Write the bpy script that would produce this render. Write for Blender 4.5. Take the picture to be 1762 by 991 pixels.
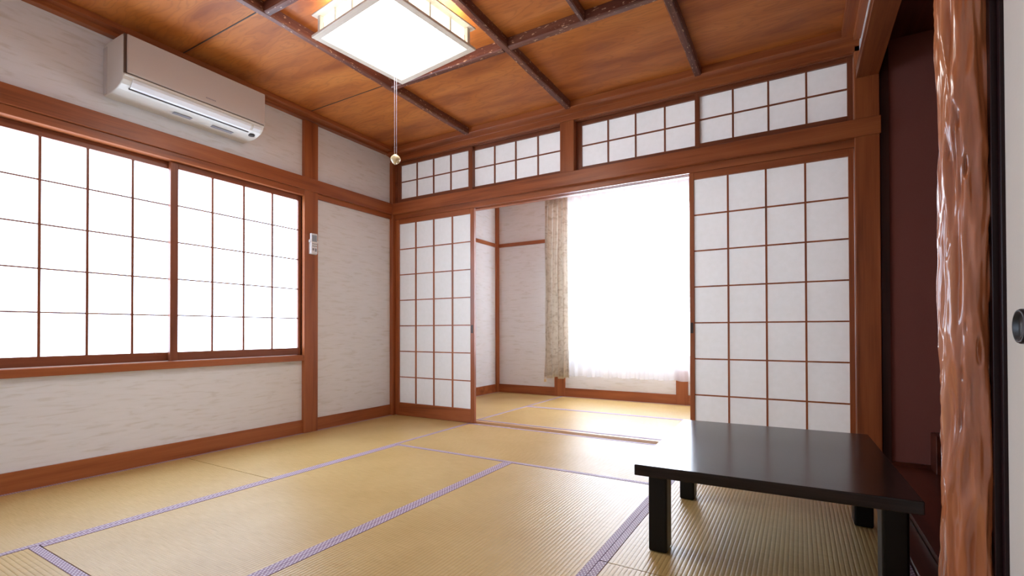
import bpy, bmesh, math, random
from mathutils import Vector, Matrix, noise
random.seed(4)
sc = bpy.context.scene
for o in list(bpy.data.objects): bpy.data.objects.remove(o)
C = sc.collection
PI = math.pi

# ------------------------------------------------------------------ camera, world, exposure
def look(yaw, pitch, roll):
    cy, sy, cp, sp, cr, sr = math.cos(yaw), math.sin(yaw), math.cos(pitch), math.sin(pitch), math.cos(roll), math.sin(roll)
    B = Matrix(((1,0,0),(0,0,-1),(0,1,0)))
    Ry = Matrix(((cy,0,sy),(0,1,0),(-sy,0,cy)))
    Rp = Matrix(((1,0,0),(0,cp,-sp),(0,sp,cp)))
    Rr = Matrix(((cr,-sr,0),(sr,cr,0),(0,0,1)))
    return Rr @ Rp @ Ry @ B
R = look(.53128, -.00889, -.00215)
cam_d = bpy.data.cameras.new('camera'); cam = bpy.data.objects.new('camera', cam_d); C.objects.link(cam)
M = Matrix((( R[0][0], -R[1][0], -R[2][0], 3.31),
            ( R[0][1], -R[1][1], -R[2][1], -3.40),
            ( R[0][2], -R[1][2], -R[2][2], 0.78),
            (0,0,0,1)))
cam.matrix_world = M
cam_d.sensor_width = 36; cam_d.lens = 838.585/1762*36
cam_d.shift_y = 67.1/1762
cam_d.clip_start = .02
sc.camera = cam

w = bpy.data.worlds.new('world'); sc.world = w; w.use_nodes = True
w.node_tree.nodes['Background'].inputs[0].default_value = (.85, .92, 1, 1)
w.node_tree.nodes['Background'].inputs[1].default_value = 1.0
sc.view_settings.view_transform = 'Standard'
sc.view_settings.look = 'None'
sc.view_settings.exposure = 1.93
sc.view_settings.gamma = 1
sc.view_settings.use_curve_mapping = False

SIDE_WINDOW = 2.2        # daylight through the frosted side window
BACK_WINDOW = 4.0       # daylight through the far window
LAMP = 3.6               # ceiling lamp diffuser

# ------------------------------------------------------------------ materials
def lin(c):
    return tuple((v/255/12.92 if v/255 <= .04045 else ((v/255+.055)/1.055)**2.4) for v in c) + (1,)
def mat(name):
    m = bpy.data.materials.new(name); m.use_nodes = True
    nt = m.node_tree; b = nt.nodes['Principled BSDF']
    return m, nt, b
def N(nt, t, **k):
    n = nt.nodes.new(t)
    for a, v in k.items(): setattr(n, a, v)
    return n
def plain(name, col, rough=.5, metal=0, coat=0, bump=0, bscale=200, spec=None):
    m, nt, b = mat(name)
    b.inputs['Base Color'].default_value = lin(col); b.inputs['Roughness'].default_value = rough
    b.inputs['Metallic'].default_value = metal; b.inputs['Coat Weight'].default_value = coat
    if spec is not None: b.inputs['Specular IOR Level'].default_value = spec
    tc = N(nt, 'ShaderNodeTexCoord'); no = N(nt, 'ShaderNodeTexNoise'); no.inputs['Scale'].default_value = bscale
    nt.links.new(tc.outputs['Object'], no.inputs['Vector'])
    bp = N(nt, 'ShaderNodeBump'); bp.inputs['Strength'].default_value = bump; bp.inputs['Distance'].default_value = .002
    nt.links.new(no.outputs[0], bp.inputs['Height']); nt.links.new(bp.outputs[0], b.inputs['Normal'])
    return m
def ramp(nt, stops):
    r = N(nt, 'ShaderNodeValToRGB'); e = r.color_ramp.elements
    while len(e) < len(stops): e.new(.5)
    for i, (p, c) in enumerate(stops): e[i].position = p; e[i].color = c
    return r
def wood(name, axis, c0, c1, c2, rough=.42, coat=.15, sc_=(1,1), bump=.12, warp=.6, coordshift=0):
    """procedural grain, long along axis 0/1/2"""
    m, nt, b = mat(name)
    tc = N(nt, 'ShaderNodeTexCoord'); mp = N(nt, 'ShaderNodeMapping')
    s = [14*sc_[0]]*3; s[axis] = .9*sc_[1]
    mp.inputs['Scale'].default_value = s; mp.inputs['Location'].default_value = (coordshift,)*3
    nt.links.new(tc.outputs['Object'], mp.inputs['Vector'])
    n1 = N(nt, 'ShaderNodeTexNoise'); n1.inputs['Scale'].default_value = 1; n1.inputs['Detail'].default_value = 6
    n1.inputs['Distortion'].default_value = warp
    nt.links.new(mp.outputs[0], n1.inputs['Vector'])
    mp2 = N(nt, 'ShaderNodeMapping'); s2 = [160]*3; s2[axis] = 4; mp2.inputs['Scale'].default_value = s2
    nt.links.new(tc.outputs['Object'], mp2.inputs['Vector'])
    n2 = N(nt, 'ShaderNodeTexNoise'); n2.inputs['Scale'].default_value = 1; n2.inputs['Detail'].default_value = 3
    nt.links.new(mp2.outputs[0], n2.inputs['Vector'])
    mx = N(nt, 'ShaderNodeMath', operation='MULTIPLY_ADD'); mx.inputs[1].default_value = .3
    nt.links.new(n2.outputs[0], mx.inputs[0]); nt.links.new(n1.outputs[0], mx.inputs[2])
    r = ramp(nt, [(.42, lin(c0)), (.62, lin(c1)), (.85, lin(c2))])
    nt.links.new(mx.outputs[0], r.inputs[0]); nt.links.new(r.outputs[0], b.inputs['Base Color'])
    bp = N(nt, 'ShaderNodeBump'); bp.inputs['Strength'].default_value = bump; bp.inputs['Distance'].default_value = .001
    nt.links.new(n2.outputs[0], bp.inputs['Height']); nt.links.new(bp.outputs[0], b.inputs['Normal'])
    b.inputs['Roughness'].default_value = rough; b.inputs['Coat Weight'].default_value = coat
    b.inputs['Coat Roughness'].default_value = .25
    return m
TR = ((122,62,28), (158,85,43), (176,102,55))
def flecks(m, axis):
    nt = m.node_tree; b = nt.nodes['Principled BSDF']; src = b.inputs['Base Color'].links[0].from_socket
    tc = N(nt, 'ShaderNodeTexCoord'); mp = N(nt, 'ShaderNodeMapping'); sc3 = [110]*3; sc3[axis] = 38; mp.inputs['Scale'].default_value = sc3
    n = N(nt, 'ShaderNodeTexNoise'); n.inputs['Scale'].default_value = 1; n.inputs['Detail'].default_value = 1
    nt.links.new(tc.outputs['Object'], mp.inputs[0]); nt.links.new(mp.outputs[0], n.inputs['Vector'])
    r = ramp(nt, [(.67, (0,0,0,1)), (.71, (1,1,1,1))]); nt.links.new(n.outputs[0], r.inputs[0])
    mx = N(nt, 'ShaderNodeMix', data_type='RGBA'); mx.inputs['B'].default_value = lin((206,170,140))
    nt.links.new(src, mx.inputs['A']); nt.links.new(r.outputs[0], mx.inputs['Factor']); nt.links.new(mx.outputs['Result'], b.inputs['Base Color'])
WX, WY, WZ = (wood('trim_wood_'+a, i, *TR) for i, a in enumerate('xyz'))
DK = ((104,52,28), (130,70,40), (144,82,50))
DX, DY, DZ = (wood('sash_wood_'+a, i, *DK) for i, a in enumerate('xyz'))
BT = ((66,32,24), (104,56,42), (140,92,74))
BX, BY = (wood('bark_batten_wood_'+a, i, *BT, rough=.5, bump=.6) for i, a in enumerate('xy'))
flecks(BX, 0); flecks(BY, 1)
SILLW = wood('sill_wood', 0, (176,132,84), (196,154,104), (206,166,118))
DARKX = wood('alcove_floor_wood', 1, (52,20,14), (78,32,20), (98,46,28), rough=.3, coat=.3)

def ceiling_wood():
    m, nt, b = mat('ceiling_board_wood')
    tc = N(nt, 'ShaderNodeTexCoord')
    # figure of the peeled boards: contour lines of a stretched noise
    mp = N(nt, 'ShaderNodeMapping'); mp.inputs['Scale'].default_value = (.75, 3.2, 1)
    nt.links.new(tc.outputs['Object'], mp.inputs['Vector'])
    # each board is cut from another place in the log
    vx = N(nt, 'ShaderNodeSeparateXYZ'); nt.links.new(tc.outputs['Object'], vx.inputs[0])
    off = N(nt, 'ShaderNodeCombineXYZ')
    for i, ax in enumerate('XY'):
        d = N(nt, 'ShaderNodeMath', operation='DIVIDE'); d.inputs[1].default_value = .907
        a = N(nt, 'ShaderNodeMath', operation='ADD'); a.inputs[1].default_value = (0, .04)[i]
        f = N(nt, 'ShaderNodeMath', operation='FLOOR'); g = N(nt, 'ShaderNodeMath', operation='MULTIPLY'); g.inputs[1].default_value = (5.3, 9.1)[i]
        nt.links.new(vx.outputs[ax], a.inputs[0]); nt.links.new(a.outputs[0], d.inputs[0]); nt.links.new(d.outputs[0], f.inputs[0]); nt.links.new(f.outputs[0], g.inputs[0]); nt.links.new(g.outputs[0], off.inputs[i])
    ad = N(nt, 'ShaderNodeVectorMath', operation='ADD'); nt.links.new(mp.outputs[0], ad.inputs[0]); nt.links.new(off.outputs[0], ad.inputs[1])
    n = N(nt, 'ShaderNodeTexNoise'); n.inputs['Scale'].default_value = 1.1; n.inputs['Detail'].default_value = 4; n.inputs['Roughness'].default_value = .55
    nt.links.new(ad.outputs[0], n.inputs['Vector'])
    k = N(nt, 'ShaderNodeMath', operation='MULTIPLY'); k.inputs[1].default_value = 150
    s = N(nt, 'ShaderNodeMath', operation='SINE'); nt.links.new(n.outputs[0], k.inputs[0]); nt.links.new(k.outputs[0], s.inputs[0])
    r = ramp(nt, [(0, (.0,.0,.0,1)), (.25, (.75,.75,.75,1)), (1, (1,1,1,1))])
    a = N(nt, 'ShaderNodeMath', operation='MULTIPLY_ADD'); a.inputs[1].default_value = .5; a.inputs[2].default_value = .5
    nt.links.new(s.outputs[0], a.inputs[0]); nt.links.new(a.outputs[0], r.inputs[0])
    big = N(nt, 'ShaderNodeTexNoise'); big.inputs['Scale'].default_value = 2.2; big.inputs['Detail'].default_value = 3
    nt.links.new(ad.outputs[0], big.inputs['Vector'])
    rb = ramp(nt, [(.3, lin((158,84,34))), (.5, lin((194,114,48))), (.7, lin((210,132,62)))])
    nt.links.new(big.outputs[0], rb.inputs[0])
    mx = N(nt, 'ShaderNodeMix', data_type='RGBA'); mx.inputs['B'].default_value = lin((128,66,32))
    inv = N(nt, 'ShaderNodeMath', operation='MULTIPLY_ADD'); inv.inputs[1].default_value = -.24; inv.inputs[2].default_value = .24
    nt.links.new(r.outputs[0], inv.inputs[0]); nt.links.new(inv.outputs[0], mx.inputs['Factor']); nt.links.new(rb.outputs[0], mx.inputs['A'])
    nt.links.new(mx.outputs['Result'], b.inputs['Base Color'])
    b.inputs['Roughness'].default_value = .5; b.inputs['Coat Weight'].default_value = .05
    return m
CEIL = ceiling_wood()

def wallpaper():
    m, nt, b = mat('wallpaper')
    tc = N(nt, 'ShaderNodeTexCoord'); mp = N(nt, 'ShaderNodeMapping'); mp.inputs['Scale'].default_value = (7, 7, 55)
    nt.links.new(tc.outputs['Object'], mp.inputs['Vector'])
    n = N(nt, 'ShaderNodeTexNoise'); n.inputs['Scale'].default_value = 1; n.inputs['Detail'].default_value = 5; n.inputs['Distortion'].default_value = .8
    nt.links.new(mp.outputs[0], n.inputs['Vector'])
    r = ramp(nt, [(.3, lin((226,224,221))), (.45, lin((238,238,239))), (.7, lin((241,241,243)))])
    nt.links.new(n.outputs[0], r.inputs[0]); nt.links.new(r.outputs[0], b.inputs['Base Color'])
    bp = N(nt, 'ShaderNodeBump'); bp.inputs['Strength'].default_value = .12; bp.inputs['Distance'].default_value = .001
    nt.links.new(n.outputs[0], bp.inputs['Height']); nt.links.new(bp.outputs[0], b.inputs['Normal'])
    b.inputs['Roughness'].default_value = .8
    return m
PAPERWALL = wallpaper()
BROWNWALL = plain('alcove_wall_plaster', (134,78,68), .85, bump=.3, bscale=400)

def rush():
    m, nt, b = mat('woven_rush')
    tc = N(nt, 'ShaderNodeTexCoord'); mp = N(nt, 'ShaderNodeMapping'); mp.inputs['Scale'].default_value = (12, 420, 1)
    nt.links.new(tc.outputs['Object'], mp.inputs['Vector'])
    n = N(nt, 'ShaderNodeTexNoise'); n.inputs['Scale'].default_value = 1; n.inputs['Detail'].default_value = 3
    nt.links.new(mp.outputs[0], n.inputs['Vector'])
    n2 = N(nt, 'ShaderNodeTexNoise'); n2.inputs['Scale'].default_value = 2.5; n2.inputs['Detail'].default_value = 3
    nt.links.new(tc.outputs['Object'], n2.inputs['Vector'])
    a = N(nt, 'ShaderNodeMath', operation='MULTIPLY_ADD'); a.inputs[1].default_value = .5
    nt.links.new(n2.outputs[0], a.inputs[0]); nt.links.new(n.outputs[0], a.inputs[2])
    r = ramp(nt, [(.5, lin((184,150,88))), (.75, lin((199,167,107))), (1, lin((210,180,121)))])
    nt.links.new(a.outputs[0], r.inputs[0])
    # base colour multiplied down to a darker line at each valley between ribs
    sx = N(nt, 'ShaderNodeSeparateXYZ'); nt.links.new(tc.outputs['Object'], sx.inputs[0])
    k = N(nt, 'ShaderNodeMath', operation='MULTIPLY'); k.inputs[1].default_value = PI/RIB
    s = N(nt, 'ShaderNodeMath', operation='SINE'); ab = N(nt, 'ShaderNodeMath', operation='ABSOLUTE')
    nt.links.new(sx.outputs['X'], k.inputs[0]); nt.links.new(k.outputs[0], s.inputs[0]); nt.links.new(s.outputs[0], ab.inputs[0])
    rr = ramp(nt, [(0, (.72,.67,.6,1)), (.25, (1,1,1,1))]); nt.links.new(ab.outputs[0], rr.inputs[0])
    mx = N(nt, 'ShaderNodeMix', data_type='RGBA', blend_type='MULTIPLY'); mx.inputs['Factor'].default_value = 1
    nt.links.new(r.outputs[0], mx.inputs['A']); nt.links.new(rr.outputs[0], mx.inputs['B'])
    nt.links.new(mx.outputs['Result'], b.inputs['Base Color'])
    bp = N(nt, 'ShaderNodeBump'); bp.inputs['Strength'].default_value = .3; bp.inputs['Distance'].default_value = .001
    nt.links.new(n.outputs[0], bp.inputs['Height']); nt.links.new(bp.outputs[0], b.inputs['Normal'])
    b.inputs['Roughness'].default_value = .38; b.inputs['Specular IOR Level'].default_value = .42
    return m
RIB = .01463
RUSH = rush()
def heri():
    m, nt, b = mat('purple_brocade_border')
    tc = N(nt, 'ShaderNodeTexCoord'); sx = N(nt, 'ShaderNodeSeparateXYZ'); nt.links.new(tc.outputs['Object'], sx.inputs[0])
    def wave(expr_out, k, ph=0):
        a = N(nt, 'ShaderNodeMath', operation='MULTIPLY_ADD'); a.inputs[1].default_value = k; a.inputs[2].default_value = ph
        s = N(nt, 'ShaderNodeMath', operation='SINE'); nt.links.new(expr_out, a.inputs[0]); nt.links.new(a.outputs[0], s.inputs[0]); return s.outputs[0]
    p = N(nt, 'ShaderNodeMath', operation='MULTIPLY')
    nt.links.new(wave(sx.outputs['X'], 2*PI/.0135), p.inputs[0]); nt.links.new(wave(sx.outputs['Y'], 2*PI/.019), p.inputs[1])
    r = ramp(nt, [(.25, lin((150,122,144))), (.42, lin((220,210,216)))]); nt.links.new(p.outputs[0], r.inputs[0])
    nt.links.new(r.outputs[0], b.inputs['Base Color']); b.inputs['Roughness'].default_value = .6
    return m
HERI = heri()
def shoji_paper():
    m, nt, b = mat('shoji_paper')
    tc = N(nt, 'ShaderNodeTexCoord'); n = N(nt, 'ShaderNodeTexNoise'); n.inputs['Scale'].default_value = 30; n.inputs['Detail'].default_value = 6
    nt.links.new(tc.outputs['Object'], n.inputs['Vector'])
    r = ramp(nt, [(.3, lin((229,228,225))), (.7, lin((233,232,230)))]); nt.links.new(n.outputs[0], r.inputs[0])
    d = N(nt, 'ShaderNodeBsdfDiffuse'); t = N(nt, 'ShaderNodeBsdfTranslucent'); mx = N(nt, 'ShaderNodeMixShader'); mx.inputs[0].default_value = .66
    nt.links.new(r.outputs[0], d.inputs[0]); nt.links.new(r.outputs[0], t.inputs[0])
    nt.links.new(d.outputs[0], mx.inputs[1]); nt.links.new(t.outputs[0], mx.inputs[2]); nt.links.new(mx.outputs[0], nt.nodes['Material Output'].inputs[0])
    return m
SHOJI = shoji_paper()
def glow(name, col, strength, grad=None):
    m, nt, b = mat(name)
    b.inputs['Base Color'].default_value = lin((235,238,240)); b.inputs['Roughness'].default_value = .5
    b.inputs['Emission Color'].default_value = lin(col); b.inputs['Emission Strength'].default_value = strength
    tc = N(nt, 'ShaderNodeTexCoord'); n = N(nt, 'ShaderNodeTexNoise'); n.inputs['Scale'].default_value = 300
    nt.links.new(tc.outputs['Object'], n.inputs['Vector']); bp = N(nt, 'ShaderNodeBump'); bp.inputs['Strength'].default_value = .1; bp.inputs['Distance'].default_value = .001
    nt.links.new(n.outputs[0], bp.inputs['Height']); nt.links.new(bp.outputs[0], b.inputs['Normal'])
    return m
FROST = glow('frosted_window_glass', (206,229,255), SIDE_WINDOW)
DAYGLASS = glow('daylit_window_glass', (226,239,255), BACK_WINDOW)
DIFFUSER = glow('lit_lamp_diffuser', (255,253,250), LAMP)
LAMPSIDE = glow('lit_lamp_side_paper', (255,246,224), .5)
def sheer():
    m, nt, b = mat('sheer_curtain_fabric')
    tr = N(nt, 'ShaderNodeBsdfTransparent'); t = N(nt, 'ShaderNodeBsdfTranslucent'); d = N(nt, 'ShaderNodeBsdfDiffuse')
    tc = N(nt, 'ShaderNodeTexCoord'); n = N(nt, 'ShaderNodeTexNoise'); n.inputs['Scale'].default_value = 250
    nt.links.new(tc.outputs['Object'], n.inputs['Vector'])
    r = ramp(nt, [(.3, lin((232,230,232))), (.7, lin((246,245,247)))]); nt.links.new(n.outputs[0], r.inputs[0])
    nt.links.new(r.outputs[0], t.inputs[0]); nt.links.new(r.outputs[0], d.inputs[0])
    a = N(nt, 'ShaderNodeMixShader'); a.inputs[0].default_value = .55
    nt.links.new(t.outputs[0], a.inputs[1]); nt.links.new(d.outputs[0], a.inputs[2])
    c = N(nt, 'ShaderNodeMixShader'); c.inputs[0].default_value = .55
    nt.links.new(tr.outputs[0], c.inputs[1]); nt.links.new(a.outputs[0], c.inputs[2]); nt.links.new(c.outputs[0], nt.nodes['Material Output'].inputs[0])
    return m
SHEER = sheer()
def drape():
    m, nt, b = mat('patterned_curtain_fabric')
    tc = N(nt, 'ShaderNodeTexCoord'); n = N(nt, 'ShaderNodeTexNoise'); n.inputs['Scale'].default_value = 9; n.inputs['Detail'].default_value = 5; n.inputs['Distortion'].default_value = 1.5
    mp = N(nt, 'ShaderNodeMapping'); mp.inputs['Scale'].default_value = (1,1,1.8)
    nt.links.new(tc.outputs['Object'], mp.inputs[0]); nt.links.new(mp.outputs[0], n.inputs['Vector'])
    r = ramp(nt, [(.34, lin((216,207,196))), (.5, lin((240,234,226))), (.64, lin((243,238,231)))]); nt.links.new(n.outputs[0], r.inputs[0])
    d = N(nt, 'ShaderNodeBsdfDiffuse'); t = N(nt, 'ShaderNodeBsdfTranslucent'); mx = N(nt, 'ShaderNodeMixShader'); mx.inputs[0].default_value = .35
    nt.links.new(r.outputs[0], d.inputs[0]); nt.links.new(r.outputs[0], t.inputs[0])
    nt.links.new(d.outputs[0], mx.inputs[1]); nt.links.new(t.outputs[0], mx.inputs[2]); nt.links.new(mx.outputs[0], nt.nodes['Material Output'].inputs[0])
    return m
DRAPE = drape()
PLASTIC = plain('cream_plastic', (226,221,212), .35)
PANEL = plain('warm_white_panel', (206,200,196), .3)
GAP = plain('dark_gap_plastic', (60,54,50), .5)
WHITEPL = plain('white_plastic', (236,236,238), .35)
LCD = plain('grey_display', (150,165,180), .2)
BUTTON = plain('grey_print', (150,150,158), .5)
IVORY = plain('ivory_plastic', (226,205,160), .3, coat=.3)
CORD = plain('pale_cord', (200,196,205), .6)
PALEWOOD = wood('pale_lamp_wood', 0, (228,214,194), (238,226,210), (244,234,220))
LACQ = plain('black_lacquer_frame', (38,20,22), .35, spec=.2)
PULL = plain('black_finger_pull', (20,21,25), .4)
FUSUMA = plain('fusuma_paper', (224,218,208), .75, bump=.25, bscale=120)
ALU = plain('window_sash_aluminium', (200,200,202), .4, metal=.6)
def table_mat():
    m = wood('black_stained_tabletop', 0, (22,17,17), (34,26,25), (46,36,34), rough=.17, coat=0, sc_=(2,2), bump=.12)
    m.node_tree.nodes['Principled BSDF'].inputs['Specular IOR Level'].default_value = .28
    return m
TABLE = table_mat()
TLEG = wood('black_stained_leg', 2, (10,9,9), (14,12,12), (19,16,16), rough=.35, coat=0)
def log_mat():
    m, nt, b = mat('lacquered_log')
    tc = N(nt, 'ShaderNodeTexCoord'); mp = N(nt, 'ShaderNodeMapping'); mp.inputs['Scale'].default_value = (18,18,2.2)
    nt.links.new(tc.outputs['Object'], mp.inputs[0]); n = N(nt, 'ShaderNodeTexNoise'); n.inputs['Scale'].default_value = 1; n.inputs['Detail'].default_value = 5
    nt.links.new(mp.outputs[0], n.inputs['Vector'])
    r = ramp(nt, [(.3, lin((150,82,46))), (.5, lin((184,108,66))), (.72, lin((204,134,90)))]); nt.links.new(n.outputs[0], r.inputs[0])
    nt.links.new(r.outputs[0], b.inputs['Base Color']); b.inputs['Roughness'].default_value = .3
    b.inputs['Coat Weight'].default_value = 1; b.inputs['Coat Roughness'].default_value = .09
    return m
LOG = log_mat()
TLEG.node_tree.nodes['Principled BSDF'].inputs['Specular IOR Level'].default_value = .25

# ------------------------------------------------------------------ mesh helpers
def bx(bm, x0, x1, y0, y1, z0, z1):
    if x0 > x1: x0, x1 = x1, x0
    if y0 > y1: y0, y1 = y1, y0
    if z0 > z1: z0, z1 = z1, z0
    v = [bm.verts.new(p) for p in ((x0,y0,z0),(x1,y0,z0),(x1,y1,z0),(x0,y1,z0),(x0,y0,z1),(x1,y0,z1),(x1,y1,z1),(x0,y1,z1))]
    for f in ((0,3,2,1),(4,5,6,7),(0,1,5,4),(1,2,6,5),(2,3,7,6),(3,0,4,7)): bm.faces.new([v[i] for i in f])
    return bm
def B(*boxes):
    bm = bmesh.new()
    for b in boxes: bx(bm, *b)
    return bm
def prism(bm, pts, axis, a, b):
    """extrude closed 2-D outline pts along axis from a to b"""
    def P(p, t):
        return {0:(t,p[0],p[1]), 1:(p[0],t,p[1]), 2:(p[0],p[1],t)}[axis]
    A = [bm.verts.new(P(p,a)) for p in pts]; Bv = [bm.verts.new(P(p,b)) for p in pts]
    n = len(pts)
    for i in range(n): bm.faces.new((A[i], A[(i+1)%n], Bv[(i+1)%n], Bv[i]))
    bm.faces.new(A); bm.faces.new(Bv[::-1])
    bmesh.ops.recalc_face_normals(bm, faces=bm.faces)
    return bm
def lathe(bm, prof, seg=32, close=False):
    rings = []
    for r, z in prof:
        rings.append([bm.verts.new((r*math.cos(2*PI*i/seg), r*math.sin(2*PI*i/seg), z)) for i in range(seg)])
    for a, b in zip(rings, rings[1:]):
        for i in range(seg): bm.faces.new((a[i], a[(i+1)%seg], b[(i+1)%seg], b[i]))
    if close: 
        a, b = rings[-1], rings[0]
        for i in range(seg): bm.faces.new((a[i], a[(i+1)%seg], b[(i+1)%seg], b[i]))
    else:
        bm.faces.new(rings[0][::-1]); bm.faces.new(rings[-1])
    bmesh.ops.recalc_face_normals(bm, faces=bm.faces)
    return bm
def obj(name, bm, m, parent=None, bevel=0, smooth=False, label=None, seg=1):
    me = bpy.data.meshes.new(name); bm.to_mesh(me); bm.free()
    me.materials.append(m)
    if smooth:
        for p in me.polygons: p.use_smooth = True
    o = bpy.data.objects.new(name, me); C.objects.link(o)
    if parent: o.parent = parent
    if bevel:
        md = o.modifiers.new('bevel', 'BEVEL'); md.width = bevel; md.segments = seg; md.limit_method = 'ANGLE'
    if label: o['label'] = label
    return o
def thing(name, label, cat, loc=(0,0,0), rot=(0,0,0), group=None):
    o = bpy.data.objects.new(name, None); C.objects.link(o); o.empty_display_size = .05
    o.location = loc; o.rotation_euler = rot; o['label'] = label; o['category'] = cat
    if group: o['group'] = group
    return o
def tag(o, label, cat, group=None):
    o['label'] = label; o['category'] = cat
    if group: o['group'] = group
    return o
def struct(name, bm, m, label=None, cat=None, bevel=0):
    o = obj(name, bm, m, bevel=bevel); o['kind'] = 'structure'
    if label: o['label'] = label
    if cat: o['category'] = cat
    return o
def sroot(name, label, cat, loc=(0,0,0)):
    o = thing(name, label, cat, loc); o['kind'] = 'structure'; return o

H = 2.475         # ceiling height
YN = -3.64        # near wall
XR = 3.63         # alcove line

# ------------------------------------------------------------------ floor, walls, ceiling
struct('floor', B((-.6, 4.9, -3.9, 2.4, -.12, -.056)), SILLW, 'timber floor slab under the straw mats', 'floor')
# left wall with window opening y -2.74..-.975, z .56..1.875
struct('wall_left', B((-.12,0, YN-.1,.07, -.056,.56), (-.12,0, YN-.1,.07, 1.875,H),
                      (-.12,0, YN-.1,-2.74, .56,1.875), (-.12,0, -.975,.07, .56,1.875)), PAPERWALL,
       'off-white streaked wallpaper wall around the wide frosted window', 'wall')
struct('wall_near', B((-.12,4.62, YN-.1,YN, -.056,H)), PAPERWALL, 'off-white wall behind the camera', 'wall')
struct('ceiling', B((0,XR+.07, YN,.0, H,H+.05)), CEIL, 'orange-brown board ceiling with figured grain', 'ceiling')

def cornice(name, pts, axis, a, b, m, lab):
    struct(name, prism(bmesh.new(), pts, axis, a, b), m, lab, 'cornice', bevel=.002)
cornice('trim_1', [(0,2.424),(.045,2.424),(.045,2.444),(.10,2.444),(.10,H),(0,H)], 1, YN, -.10, WY, 'stepped brown cornice along the top of the left wall')
cornice('trim_2', [(0,2.368),(-.03,2.368),(-.03,2.415),(-.10,2.43),(-.10,H),(0,H)], 0, 0, XR, WX, 'stepped brown cornice above the row of paper transoms')
cornice('trim_3', [(XR-.012,2.40),(XR-.045,2.40),(XR-.045,2.43),(XR-.10,2.43),(XR-.10,H),(XR-.012,H)], 1, YN, -.10, WY, 'stepped brown cornice along the alcove side of the ceiling')

# thin gaps between the ceiling boards in the left column, dark battens elsewhere
BZ = 2.42
def batten(n, box, m, lab):
    """bark-edged batten: slightly wavy edges"""
    x0,x1,y0,y1 = box
    bm = bmesh.new(); alongy = (y1-y0) > (x1-x0); L = (y1-y0) if alongy else (x1-x0); k = max(8, int(L/.03))
    rings = []
    for i in range(k+1):
        t = i/k*L
        wv = lambda s: .0022*noise.noise(Vector((t*9, s*7.3, n*3.1))) + .0012*noise.noise(Vector((t*35, s*5.1, n*1.7)))
        if alongy:
            y = y0+t; a = x0+wv(1); b = x1+wv(2); bv = .006
            pts = [(a,y,H),(a,y,BZ+bv),(a+bv,y,BZ+wv(3)),(b-bv,y,BZ+wv(4)),(b,y,BZ+bv),(b,y,H)]
        else:
            x = x0+t; a = y0+wv(1); b = y1+wv(2); bv = .006
            pts = [(x,a,H),(x,a,BZ+bv),(x,a+bv,BZ+wv(3)),(x,b-bv,BZ+wv(4)),(x,b,BZ+bv),(x,b,H)]
        rings.append([bm.verts.new(p) for p in pts])
    for a, b in zip(rings, rings[1:]):
        for j in range(5): bm.faces.new((a[j], a[j+1], b[j+1], b[j]))
    bm.faces.new(rings[0]); bm.faces.new(rings[-1][::-1])
    bmesh.ops.recalc_face_normals(bm, faces=bm.faces)
    struct('trim_%d' % n, bm, m, lab, 'ceiling batten')
batten(4, (.915,.957, YN,-.10), BY, 'dark bark-edged ceiling batten nearest the left wall')
batten(5, (1.832,1.874, YN,-.10), BY, 'dark bark-edged ceiling batten running just right of the square lamp')
batten(6, (2.742,2.784, YN,-.10), BY, 'dark bark-edged ceiling batten nearest the alcove')
for i, (a, b) in enumerate(((.957,1.832),(1.874,2.742),(2.784,XR-.10))):
    batten(7+i, (a,b, -.997,-.955), BX, ['dark cross batten just beyond the square ceiling lamp','dark cross batten in the middle of the ceiling, right of the lamp','dark cross batten between the last long batten and the alcove cornice'][i])
    batten(10+i, (a,b, -1.90,-1.86), BX, ['dark cross batten on the near side of the ceiling lamp','near cross batten in the middle column of the ceiling','near cross batten in the ceiling column beside the alcove'][i])
batten(13, (2.322,2.348, -1.86,-.997), BY, 'short thin batten halving the ceiling panel right of the lamp')
for k, y in enumerate((-.965,-1.87,-2.78)):
    struct('trim_%d' % (14+k), B((.10,.915, y-.003,y+.003, H-.002,H)), GAP, ['thin dark seam between ceiling boards nearest the far corner','thin dark seam between ceiling boards above the air conditioner','thin dark seam between ceiling boards nearest the camera'][k], 'ceiling seam')

# posts
struct('trim_20', B((-.06,.031, -.975,-.852, 0,2.424)), WZ, 'brown wooden post between the frosted window and the corner, with the remote control on it', 'post', .002)
struct('trim_21', B((-.06,.031, -2.87,-2.745, 0,2.424)), WZ, 'brown wooden post at the near end of the frosted window', 'post', .002)
struct('trim_22', B((-.06,.036, -.035,.09, 0,2.37)), WZ, 'brown corner post where window wall and paper screens meet', 'post', .002)
struct('trim_23', B((3.593,3.708, -.03,.09, 0,2.40)), WZ, 'thick brown post between the right paper screen and the dark alcove', 'post', .003)
struct('trim_24', B((1.752,1.865, -.022,.09, 1.976,2.368)), WZ, 'short brown post between the two pairs of transom windows', 'post', .002)

# left nageshi (picture rail) and window head
struct('trim_25', B((0,.041, YN,-.041, 1.877,1.977)), WY, 'broad brown rail along the left wall above the frosted window', 'rail', .003)
struct('trim_26', B((0,.016, -.852,-.035, 1.836,1.877)), WY, 'narrow brown strip under the rail between post and corner', 'rail', .001)
struct('trim_27', B((-.12,.029, -2.745,-.975, 1.832,1.877)), WY, 'brown head beam over the frosted window', 'rail', .002)
struct('trim_28', B((-.12,.031, -2.745,-.979, .558,.601)), WY, 'brown sill board under the frosted window', 'sill', .002)
struct('baseboard_left', B((0,.012, YN,-2.87, 0,.10), (0,.012, -2.745,-.975, 0,.10), (0,.012, -.852,-.035, 0,.098)), WY, 'brown skirting board at the foot of the left wall', 'baseboard')

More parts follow.
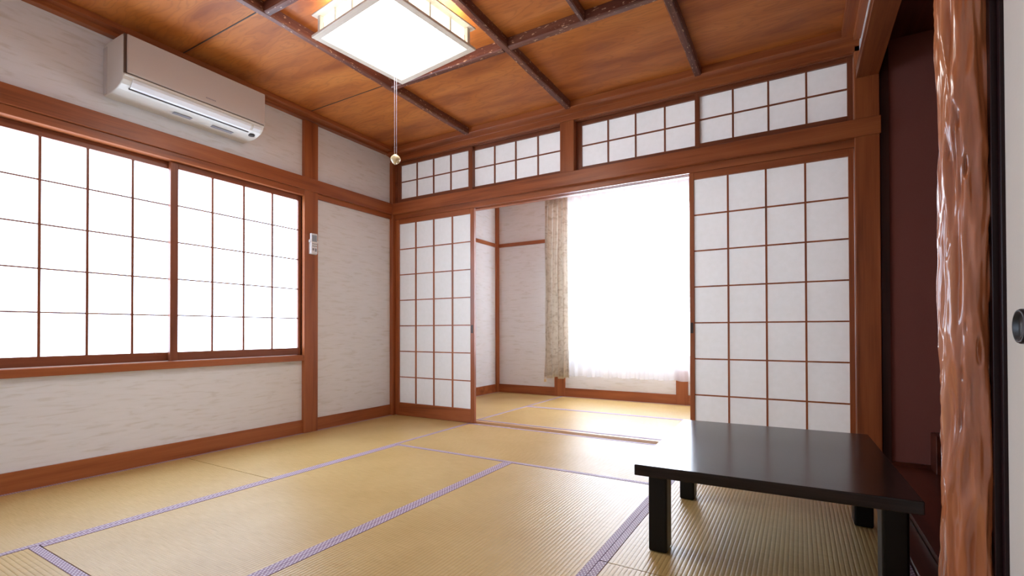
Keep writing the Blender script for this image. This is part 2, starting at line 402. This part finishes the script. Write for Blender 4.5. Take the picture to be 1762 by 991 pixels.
# shoji wall: head beam with grooves, nageshi, grooved sill, wall above
struct('trim_29', B((.036,3.593, -.006,.012, 1.832,1.976), (.036,3.593, .033,.040, 1.832,1.976), (.036,3.593, .062,.11, 1.832,1.976), (.036,3.593, .012,.062, 1.852,1.976)), WX,
       'grooved brown head beam over the sliding paper screens', 'beam')
struct('trim_30', B((.041,3.713, -.042,-.031, 1.877,1.977), (.041,3.593, -.031,-.006, 1.877,1.977)), WX, 'broad brown rail between transoms and sliding paper screens', 'rail', .002)
struct('trim_31', B((.036,3.593, 0,.004, -.056,-.001), (.036,3.593, .004,.143, -.056,-.006), (.036,3.593, .030,.034, -.006,-.001), (.036,3.593, .062,.067, -.006,-.001), (.036,3.593, .095,.143, -.006,-.001)), SILLW,
       'pale grooved wooden threshold under the sliding paper screens', 'sill')
struct('wall_back', B((-.12,3.63, .005,.11, 2.37,H), (-.12,-.06, .07,.11, -.056,2.37)), PAPERWALL, 'strip of wall above the paper transoms', 'wall')

# ------------------------------------------------------------------ frosted window on the left
def sash(name, label, cat, x0, x1, ya, yb, za, zb, sa, sb, rt, rb, vs, hs, glass, wm, mw=.012, pull=None):
    """sliding sash in plane x: ya<yb; sa/sb stile widths at ya/yb; rt/rb rail heights"""
    r = sroot(name, label, cat, ((x0+x1)/2, (ya+yb)/2, za)); ox, oy, oz = r.location
    def b(*q):
        return B(*[(q_[0]-ox,q_[1]-ox,q_[2]-oy,q_[3]-oy,q_[4]-oz,q_[5]-oz) for q_ in q])
    obj('stile', b((x0,x1, ya,ya+sa, za,zb)), wm[2], r, .0015); obj('stile', b((x0,x1, yb-sb,yb, za,zb)), wm[2], r, .0015)
    obj('top_rail', b((x0,x1, ya+sa,yb-sb, zb-rt,zb)), wm[1], r, .0015); obj('bottom_rail', b((x0,x1, ya+sa,yb-sb, za,za+rb)), wm[1], r, .0015)
    xm = x1-.012
    obj('lattice', b(*[(xm,x1-.003, v-mw/2,v+mw/2, za+rb,zb-rt) for v in vs], *[(xm+.001,x1-.004, ya+sa,yb-sb, h-.0038,h+.0038) for h in hs]), wm[2], r)
    obj('glass_pane', b((x0+.008,x0+.012, ya+sa,yb-sb, za+rb,zb-rt)), glass, r)
    return r
rows = [.883,1.108,1.336,1.565]
sash('window_1', 'far sash of the frosted side window, next to the post', 'window', -.036,-.006, -1.888,-.979, .603,1.832, .044,.024, .040,.054, [-1.637,-1.427,-1.214], rows, FROST, (DX,DY,DZ))
sash('window_2', 'near sash of the frosted side window, cut by the photo edge', 'window', -.070,-.040, -2.742,-1.845, .603,1.832, .044,.03, .044,.053, [-2.476,-2.280,-2.070], rows, FROST, (DX,DY,DZ))

# ------------------------------------------------------------------ shoji screens
def shoji(name, label, cat, xa, xb, y0, y1, za, zb, sa, sb, rt, rb, vs, hs, pull=None, mw=.011, wm=None):
    wx, wz = wm or (WX, WZ)
    r = sroot(name, label, cat, ((xa+xb)/2, (y0+y1)/2, za)); ox, oy, oz = r.location
    def b(*q):
        return B(*[(q_[0]-ox,q_[1]-ox,q_[2]-oy,q_[3]-oy,q_[4]-oz,q_[5]-oz) for q_ in q])
    obj('stile', b((xa,xa+sa, y0,y1, za,zb)), wz, r, .0015); obj('stile', b((xb-sb,xb, y0,y1, za,zb)), wz, r, .0015)
    obj('top_rail', b((xa+sa,xb-sb, y0,y1, zb-rt,zb)), wx, r, .0015); obj('bottom_rail', b((xa+sa,xb-sb, y0,y1, za,za+rb)), wx, r, .0015)
    obj('lattice', b(*[(v-mw/2,v+mw/2, y0+.006,y0+.016, za+rb,zb-rt) for v in vs], *[(xa+sa,xb-sb, y0+.007,y0+.016, h-.0043,h+.0043) for h in hs]), wz, r)
    obj('paper', b((xa+sa,xb-sb, y0+.0163,y0+.0168, za+rb,zb-rt)), SHOJI, r)
    if pull:
        px_, pz = pull
        obj('finger_pull', b((px_-.009,px_+.009, y0-.0008,y0+.002, pz-.035,pz+.035)), GAP, r)
    return r
hs = [.118+.2386*i for i in range(1,7)]
shoji('door_1', 'left front paper sliding screen beside the corner', 'sliding screen', .036,.939, .001,.029, .001,1.832, .044,.040, .045,.117, [.281,.492,.701], hs, pull=(.917,.80))
shoji('door_2', 'right front paper sliding screen behind the low table', 'sliding screen', 2.686,3.590, .001,.029, .001,1.832, .029,.026, .045,.117, [2.923,3.141,3.351], hs, pull=(2.700,.80))
def tr(name, label, xa, xb, p0, p1, y0):
    vs = [p0+(p1-p0)*k/4 for k in (1,2,3)]
    return shoji(name, label, 'transom window', xa, xb, y0, y0+.024, 1.992,2.362, p0-xa, xb-p1, .026,.030, vs, [2.181], wm=(DX, DZ))
tr('window_3', 'paper transom window nearest the left corner', .060,.919, .098,.877, .006)
tr('window_4', 'second paper transom window from the left corner', .880,1.750, .917,1.735, .034)
tr('window_5', 'paper transom window just right of the short middle post', 1.867,2.753, 1.907,2.724, .034)
tr('window_6', 'paper transom window nearest the dark alcove', 2.724,3.590, 2.753,3.562, .006)
struct('trim_32', B((.036,1.752, .0,.062, 1.977,1.992), (.036,1.752, 0,.062, 2.362,2.368), (.036,.060, 0,.062, 1.992,2.362),
                    (1.865,3.593, .0,.062, 1.977,1.992), (1.865,3.593, 0,.062, 2.362,2.368)), DX, 'dark wooden frame around the paper transom windows', 'frame')

# ------------------------------------------------------------------ back room
YB = 1.96
struct('wall_back_room_left', B((-.16,-.055, .11,2.1, -.056,2.45)), PAPERWALL, 'off-white left wall of the back room', 'wall')
struct('wall_back_room_far', B((-.055,.93, YB,YB+.12, -.056,2.45), (.93,2.60, YB,YB+.12, -.056,.36), (.93,2.60, YB,YB+.12, 2.22,2.45), (2.60,4.0, YB,YB+.12, -.056,2.45)), PAPERWALL,
       'off-white far wall of the back room under the curtains', 'wall')
struct('wall_back_room_right', B((3.72,3.84, .12,YB, -.056,2.45)), PAPERWALL, 'right wall of the back room', 'wall')
struct('ceiling_back_room', B((-.16,3.84, .11,2.08, 2.42,2.47)), CEIL, 'board ceiling of the back room', 'ceiling')
struct('trim_33', B((-.055,-.028, YB-.06,YB, 0,2.42)), WZ, 'slim brown corner post in the back room', 'post', .001)
struct('trim_34', B((.765,.902, YB-.02,YB, 0,.36)), WZ, 'brown post foot under the left end of the back room window', 'post', .001)
struct('trim_35', B((2.187,2.308, YB-.02,YB, 0,.36)), WZ, 'brown post foot under the right part of the back room window', 'post', .001)
struct('trim_36', B((-.028,.70, YB-.022,YB, 1.862,1.905)), WX, 'thin brown rail on the far wall beside the patterned curtain', 'rail', .001)
struct('trim_37', B((-.055,-.033, .12,YB-.06, 1.862,1.905)), WY, 'thin brown rail on the left wall of the back room', 'rail', .001)
struct('baseboard_back_room', B((-.028,.765, YB-.014,YB, 0,.103), (.902,2.187, YB-.014,YB, 0,.103), (2.308,3.72, YB-.014,YB, 0,.103), (-.055,-.041, .145,YB-.06, 0,.103)), WX, 'brown skirting board around the back room', 'baseboard')
r = sroot('window_7', 'bright back room window behind the sheer curtain', 'window', (1.765, YB+.06, .36))
obj('frame', B((-.835,.835, -.03,.03, 0,.045), (-.835,.835, -.03,.03, 1.80,1.86), (-.835,-.80, -.03,.03, .045,1.80), (.80,.835, -.03,.03, .045,1.80)), ALU, r)
obj('sash_rail', B((-.80,.80, -.02,.02, .045,.16), (-.02,.02, -.02,.02, .16,1.80)), ALU, r)
obj('glass_pane', B((-.80,.80, .022,.026, .16,1.80)), DAYGLASS, r)

def curtain_mesh(x0, x1, z0, z1, folds, amp, top_amp, nx=None, seed=0, flare=0, rag=0.006):
    bm = bmesh.new(); nx = nx or int(folds*14); nz = 46; g = []
    for j in range(nz+1):
        t = j/nz; z = z0+(z1-z0)*t; row = []
        for i in range(nx+1):
            s = i/nx
            ph = 2*PI*folds*s + .9*noise.noise(Vector((s*6, t*1.3, seed)))+ .5*noise.noise(Vector((s*2, t*4, seed+5)))
            am = top_amp + (amp-top_amp)*min(1, (1-t)*2.2)**.8
            am *= .75+.5*noise.noise(Vector((s*folds*.8, 0, seed+9)))
            xx = x0 + (x1-x0)*s + flare*(1-t)*(s-.5)*2 + .25*am*math.sin(2*ph)*.6
            zz = z + (rag*math.sin(ph*.5+1)*(1-t)**6)
            row.append(bm.verts.new((xx, am*math.sin(ph), zz)))
        g.append(row)
    for a, b in zip(g, g[1:]):
        for i in range(nx): bm.faces.new((a[i], a[i+1], b[i+1], b[i]))
    return bm
t = thing('sheer_curtain', 'white sheer curtain covering the bright back room window', 'curtain', (1.80, YB-.115, .26))
o = obj('fabric', curtain_mesh(-.86, .86, 0, 2.10, 17, .018, .006, seed=3), SHEER, t, smooth=True)
# pinch pleats at the head
for k in range(18):
    x = -.84+k*.0988
    obj('pleat', prism(bmesh.new(), [(x-.010,-.008),(x,-.022),(x+.010,-.008)], 2, 2.02, 2.10), SHEER, t)
t = thing('patterned_curtain', 'beige patterned curtain gathered at the left of the back room window', 'curtain', (.86, YB-.175, .235))
o = obj('fabric', curtain_mesh(-.135, .155, 0, 2.13, 4.6, .050, .020, nx=150, seed=11, flare=.018, rag=.01), DRAPE, t, smooth=True)
md = o.modifiers.new('thick', 'SOLIDIFY'); md.thickness = .002
o = obj('header_tape', curtain_mesh(-.13, .15, 2.05, 2.135, 9, .016, .012, nx=120, seed=21), DRAPE, t, smooth=True)
t = thing('curtain_tassel', 'small beige tie end hanging below the left curtain edge', 'curtain tie', (.705, YB-.15, .19))
obj('strap', B((-.012,.012, -.003,.003, 0,.13)), DRAPE, t, .001)
obj('end_tab', B((-.014,.014, -.004,.004, -.012,.02)), IVORY, t, .001)
t = thing('curtain_rail', 'pale double curtain rail over the back room window', 'curtain rail', (1.65, YB-.145, 2.385))
obj('rail', B((-1.0,1.0, -.045,-.025, 0,.02), (-1.0,1.0, .02,.04, 0,.02)), WHITEPL, t, .002)
for x in (-.9, 0, .9): obj('bracket', B((x-.01,x+.01, -.045,.143, .02,.035)), WHITEPL, t, .001)

# ------------------------------------------------------------------ alcove (tokonoma) and right side
struct('floor_alcove', B((3.70,4.55, -1.82,-.0, -.056,.036)), DARKX, 'dark red-brown board floor of the alcove', 'floor')
struct('trim_38', B((XR,3.70, -1.76,-.031, -.056,.012)), wood('alcove_kerb_wood', 1, (40,16,12), (62,26,18), (80,36,24), rough=.3, coat=.3), 'dark lacquered kerb along the front of the alcove floor', 'kerb', .003)
struct('wall_alcove_side', B((3.708,4.62, 0,.11, -.056,2.45)), BROWNWALL, 'dark reddish brown plaster side wall of the alcove', 'wall')
struct('wall_alcove_back', B((4.55,4.62, YN,.0, -.056,2.45)), BROWNWALL, 'dark reddish brown back wall of the alcove', 'wall')
struct('wall_alcove_near', B((3.745,4.55, -1.90,-1.83, -.056,2.45)), BROWNWALL, 'near side wall of the alcove behind the log pillar', 'wall')
struct('ceiling_alcove', B((3.69,4.55, -1.83,0, 2.40,2.44)), DARKX, 'dark board ceiling of the alcove', 'ceiling')
struct('trim_39', B((3.712,3.750, -.012,0, .036,2.40)), wood('dark_trim_wood', 2, (40,18,14), (58,27,20), (70,34,26)), 'dark upright strip on the alcove wall beside the thick post', 'trim')
struct('trim_40', B((3.750,3.918, -.012,0, .036,.058)), DARKX, 'low dark skirting on the alcove side wall', 'trim')
struct('trim_41', B((3.918,4.55, -.13,0, .036,.235)), DARKX, 'low dark wooden ledge at the back of the alcove', 'ledge', .002)
struct('trim_42', B((3.600,3.706, -1.80,-.031, 2.212,2.272)), wood('alcove_lintel_wood', 1, (104,52,24), (136,74,38), (150,86,46), sc_=(1.4,1.2), warp=1.6), 'brown lintel beam spanning the top of the alcove opening', 'beam', .002)
struct('wall_right', B((3.618,3.69, YN,-.0, 2.272,H), (3.69,3.76, YN,-1.83, 1.86,H)), PAPERWALL, 'white plaster strip above the alcove lintel', 'wall')
struct('trim_43', B((3.60,3.76, YN,-1.90, 1.815,1.86)), WY, 'brown head rail over the white closet door', 'rail')
struct('trim_44', B((3.692,3.745, -1.888,-1.83, 0,1.815)), LACQ, 'black jamb between the log pillar and the white closet door', 'jamb', .001)
struct('wall_closet_filler', B((3.76,4.55, YN,-1.90, -.056,2.45)), PAPERWALL, 'closet side behind the white sliding door', 'wall')
r = sroot('door_5', 'white paper closet door with black round pull at the right edge', 'closet door', (3.715, -2.35, 0))
obj('stile', B((-.012,.02, .445,.461, .0,1.812)), LACQ, r, .002); obj('stile', B((-.012,.02, -.461,-.44, .0,1.812)), LACQ, r, .002)
obj('rail', B((-.012,.02, -.44,.445, 0,.02), (-.012,.02, -.44,.445, 1.79,1.812)), LACQ, r, .001)
obj('panel', B((-.004,.016, -.44,.445, .02,1.79)), FUSUMA, r)
bm = lathe(bmesh.new(), [(.0001,.003),(.027,.003),(.030,.0095),(.034,.0095),(.036,.006),(.036,-.002),(.0001,-.002)], 48)
bm.transform(Matrix.Rotation(-PI/2, 4, 'Y')); bm.transform(Matrix.Translation((-.006, .341, .788)))
obj('door_pull', bm, PULL, r, smooth=True, label='black round recessed door pull')
r = sroot('door_6', 'white paper closet door nearest the camera', 'closet door', (3.745, -3.20, 0))
obj('stile', B((-.006,.012, .42,.44, .0,1.812)), LACQ, r, .002)
obj('panel', B((-.002,.012, -.44,.42, .0,1.812)), FUSUMA, r)
struct('trim_45', B((3.60,XR+.13, YN,-1.90, -.056,-.001)), SILLW, 'wooden threshold under the closet doors', 'sill')

# log pillar
def log_bm():
    bm = bmesh.new(); nz = 420; ns = 132; h = 2.21; R0 = .050; rings = []
    for j in range(nz+1):
        z = h*j/nz; row = []
        cx = .004*math.sin(z*1.7+.6); cy = .004*math.sin(z*1.3)
        for i in range(ns):
            a = 2*PI*i/ns
            c, s = math.cos(a), math.sin(a)
            tw = .5*noise.noise(Vector((c*1.2, s*1.2, z*1.6)))
            ca, sa = math.cos(a+tw*.35), math.sin(a+tw*.35)
            n1 = noise.noise(Vector((ca*1.3, sa*1.3, z*2.6)))
            n2 = noise.noise(Vector((ca*2.5+9, sa*2.5, z*4.2+4)))
            n3 = noise.noise(Vector((ca*4.6+3, sa*4.6, z*8.5)))
            rdg = 1-abs(n2)*2.4
            rr = R0 + .0050*n1 + .0062*rdg - .0032 + .0062*n3 + .0012*noise.noise(Vector((ca*11, sa*11, z*20)))
            # pits
            pt = noise.noise(Vector((ca*4.2+20, sa*4.2, z*9)))
            if pt > .40: rr -= .045*min(.25, pt-.40)
            rr += .004*(1-z/h)
            row.append(bm.verts.new((cx+rr*c, cy+rr*s, z)))
        rings.append(row)
    for a, b in zip(rings, rings[1:]):
        for i in range(ns): bm.faces.new((a[i], a[(i+1)%ns], b[(i+1)%ns], b[i]))
    bm.faces.new(rings[0][::-1]); bm.faces.new(rings[-1])
    return bm
o = obj('log_pillar', log_bm(), LOG, smooth=True); o.location = (3.661, -1.83, .0)
tag(o, 'glossy gnarled reddish log pillar between the alcove and white closet door', 'pillar')

# ------------------------------------------------------------------ tatami mats
def tatami(label, cx, cy, Wd, Ln, rot, group, hl=1, hr=1, fine=True):
    t = thing('tatami_mat', label, 'tatami mat', (cx, cy, -.055), (0,0,rot), group)
    g = .0012; x0, x1 = -Wd/2+g, Wd/2-g; y0, y1 = -Ln/2+.0022, Ln/2-.0022
    bm = bmesh.new(); nr = int(round(Wd/RIB)); per = 6; top = []
    xs = [x0]
    k0 = math.ceil(x0/(RIB/per)); k1 = math.floor(x1/(RIB/per))
    xs = [x0] + [k*RIB/per for k in range(k0+1, k1)] + [x1]
    def zt(x): return .0548 + .0008*(abs(math.sin(PI*x/RIB))**.6) - .0008
    A = [bm.verts.new((x, y0, zt(x))) for x in xs]; Bv = [bm.verts.new((x, y1, zt(x))) for x in xs]
    for i in range(len(xs)-1): bm.faces.new((A[i], A[i+1], Bv[i+1], Bv[i]))
    a0, a1 = bm.verts.new((x0,y0,0)), bm.verts.new((x1,y0,0)); b0, b1 = bm.verts.new((x0,y1,0)), bm.verts.new((x1,y1,0))
    bm.faces.new([a0, a1] + A[::-1]); bm.faces.new([b1, b0] + Bv)
    bm.faces.new((a0, A[0], Bv[0], b0)); bm.faces.new((a1, b1, Bv[-1], A[-1])); bm.faces.new((a0, b0, b1, a1))
    bmesh.ops.recalc_face_normals(bm, faces=bm.faces)
    obj('rush_surface', bm, RUSH, t)
    for side, on in ((-1, hl), (1, hr)):
        if on:
            a = x0-.0008 if side < 0 else x1-.028; b = x0+.028 if side < 0 else x1+.0008
            obj('cloth_border', B((a,b, y0,y1, .030,.0560)), HERI, t, .0008)
    return t
T = .907
gm = 'tatami mats of the main room'
tatami('tatami mat along the left wall in the far corner', T/2, -T, T, 2*T, 0, gm)
tatami('tatami mat along the left wall nearest the camera', T/2, -3*T, T, 2*T, 0, gm)
tatami('tatami mat lying across in front of the open screens', 2*T, -T/2, T, 2*T, PI/2, gm)
tatami('large central tatami mat left of the middle purple border', 1.5*T, -2*T-.006, T, 2*T+.012, 0, gm)
tatami('central tatami mat right of the middle purple border, beside the low table', 2.5*T, -2*T-.006, T, 2*T+.012, 0, gm)
tatami('tatami mat lying under the low black table', 3.5*T, -T, T, 2*T, 0, gm)
tatami('tatami mat at the bottom right corner nearest the camera', 3.5*T, -3*T, T, 2*T, 0, gm)
tatami('tatami mat whose purple-edged corner shows at the bottom left edge', 2*T, -3.5*T-.013, T, 2*T, PI/2, gm)
gb = 'tatami mats of the back room'
tatami('back room tatami mat against its left wall', .413, .147+T, .935, 2*T-.02, 0, gb)
tatami('back room tatami mat next to the threshold', .88+T, .147+T/2, T, 2*T, PI/2, gb)
tatami('back room tatami mat under the window curtains', .88+T, .1475+1.5*T, .9035, 2*T, PI/2, gb)
tatami('back room tatami mat hidden behind the right paper screens', .88+2*T+.5, .147+T, .98, 2*T-.02, 0, gb)

# ------------------------------------------------------------------ low table
t = thing('low_table', 'low black lacquered table standing on the tatami at right', 'table', (3.199, -1.304, .001), (0,0,math.radians(1.6)))
TW, TL, TH = .757, .945, .334
obj('tabletop', B((-TW/2,TW/2, -TL/2,TL/2, TH-.036,TH)), TABLE, t, .0035, seg=3)
for sx in (-1,1):
    for yy in (-.302, .310):
        x = sx*(TW/2-.044)+.004
        obj('leg', B((x-.032,x+.032, yy-.042,yy+.042, 0,TH-.036)), TLEG, t, .007, seg=2)

# ------------------------------------------------------------------ air conditioner
t = thing('air_conditioner', 'cream split air conditioner mounted high on the left wall', 'air conditioner', (0, -1.832, 2.083))
hw = .395
body = [(0.001,0),(.10,.001),(.165,.010),(.205,.026),(.226,.046),(.234,.062),(.234,.272),(.222,.286),(.04,.289),(.03,.283),(.001,.283)]
obj('casing', prism(bmesh.new(), body, 1, -hw, hw), PLASTIC, t, .006, seg=3)
obj('back_plate', B((.001,.045, -hw-.004,hw+.004, .006,.268)), PANEL, t, .004)
obj('front_panel', B((.236,.247, -hw+.014,hw, .078,.284)), PANEL, t, .0045, seg=3)
obj('panel_gap', B((.230,.237, -hw+.002,hw-.004, .074,.284)), plain('brown_gap_plastic', (96,80,72), .4), t)
lip = [(.234,.060),(.242,.066),(.242,.073),(.234,.073)]
flap = [(.236,.054),(.229,.041),(.208,.021),(.196,.016),(.194,.019),(.206,.026),(.226,.046),(.232,.056)]
obj('air_flap', prism(bmesh.new(), flap, 1, -hw+.045, hw-.085), WHITEPL, t, label='curved white air outlet flap')
obj('flap_slot', B((.186,.195, -hw+.043,hw-.083, .012,.0195)), GAP, t)
obj('lower_band', prism(bmesh.new(), lip, 1, -hw+.004, hw-.002), PLASTIC, t, .002)
bm = bmesh.new()
for k in range(7): bx(bm, .2465,.2475, .018+k*.0085,.018+k*.0085+.006, .104,.1115)
obj('logo', bm, BUTTON, t, label='tiny grey maker mark')
obj('display', prism(bmesh.new(), [(.2365,.054),(.2295,.040),(.214,.026),(.213,.027),(.2285,.041),(.2355,.055)], 1, hw-.070, hw-.020), WHITEPL, t)
bm = lathe(bmesh.new(), [(.0001,-.012),(.018,-.010),(.022,0),(.0001,0)], 24); bm.transform(Matrix.Translation((.165,hw-.045,.016)))
obj('sensor', bm, GAP, t, smooth=True)
obj('warning_label', B((.10,.13, -.10,.0, -.0006,.0016)), BUTTON, t); obj('warning_label', B((.10,.13, .12,.25, -.0006,.0016)), BUTTON, t)

# ------------------------------------------------------------------ remote control
t = thing('remote_control', 'white air conditioner remote in its holder on the brown post', 'remote control', (.031, -.905, 1.385))
obj('holder', B((0,.012, -.033,.033, .0,.115)), WHITEPL, t, .002)
obj('holder_lip', B((0,.021, -.037,.037, .09,.108)), WHITEPL, t, .002)
obj('handset', B((.006,.026, -.029,.029, .003,.162)), WHITEPL, t, .004, seg=2)
obj('screen', B((.0255,.0268, -.021,.021, .098,.148)), LCD, t)
bm = bmesh.new()
for rr in range(2):
    for cc in range(3): bx(bm, .0255,.0275, -.019+cc*.015,-.009+cc*.015, .076-rr*.017,.083-rr*.017)
bx(bm, .0255,.0275, -.019,-.004, .028,.046); bx(bm, .0255,.0275, .004,.019, .022,.046)
obj('buttons', bm, BUTTON, t)

# ------------------------------------------------------------------ ceiling lamp
t = thing('ceiling_lamp', 'lit square wooden-framed paper ceiling lamp with pull cord', 'ceiling lamp', (1.517, -1.536, 2.27), (0,0,math.radians(-6.7)))
S = .295
def ring(s, wdt, z0, z1): return B((-s,s, -s,-s+wdt, z0,z1), (-s,s, s-wdt,s, z0,z1), (-s,-s+wdt, -s+wdt,s-wdt, z0,z1), (s-wdt,s, -s+wdt,s-wdt, z0,z1))
obj('bottom_frame', ring(S, .036, 0, .014), PALEWOOD, t, .002)
obj('top_frame', ring(S, .050, .112, .120), PALEWOOD, t, .002)
for sx in (-1,1):
    for sy in (-1,1): obj('corner_post', B((sx*(S-.032)-.010,sx*(S-.032)+.010, sy*(S-.032)-.010,sy*(S-.032)+.010, .014,.112)), PALEWOOD, t, .001)
s2 = S-.044
for k in range(4):
    bm = B((-s2,s2, -.0012,.0012, .014,.112)); bm.transform(Matrix.Rotation(k*PI/2, 4, 'Z') @ Matrix.Translation((0,-s2,0)))
    obj('side_paper', bm, LAMPSIDE, t)
    bm = B((-s2,s2, -.004,.004, .034,.039), *[(x-.003,x+.003, -.004,.004, .014,.112) for x in (-.14,.0,.14)])
    bm.transform(Matrix.Rotation(k*PI/2, 4, 'Z') @ Matrix.Translation((0,-s2-.006,0)))
    obj('side_lattice', bm, PALEWOOD, t)
obj('diffuser', B((-S+.036,S-.036, -S+.036,S-.036, .004,.010)), DIFFUSER, t, .001)
obj('ceiling_mount', B((-.16,.16, -.16,.16, .120,H-2.27)), WHITEPL, t, .003)
for dx in (-.004, .005):
    bm = lathe(bmesh.new(), [(.0011,-.60),(.0011,.004)], 8)
    bm.transform(Matrix.Translation((dx, dx*.6, 0)))
    obj('pull_cord', bm, CORD, t)
bm = lathe(bmesh.new(), [(.008,.014),(.013,.019),(.018,.018),(.022,.010),(.024,-.004),(.022,-.016),(.014,-.021),(.006,-.019),(.006,0)], 32, close=True)
bm.transform(Matrix.Translation((0,0,-.598)) @ Matrix.Rotation(math.radians(38), 4, Vector((.62,-.78,0))))
obj('pull_knob', bm, IVORY, t, smooth=True, label='ivory hollow knob on the pull cord')
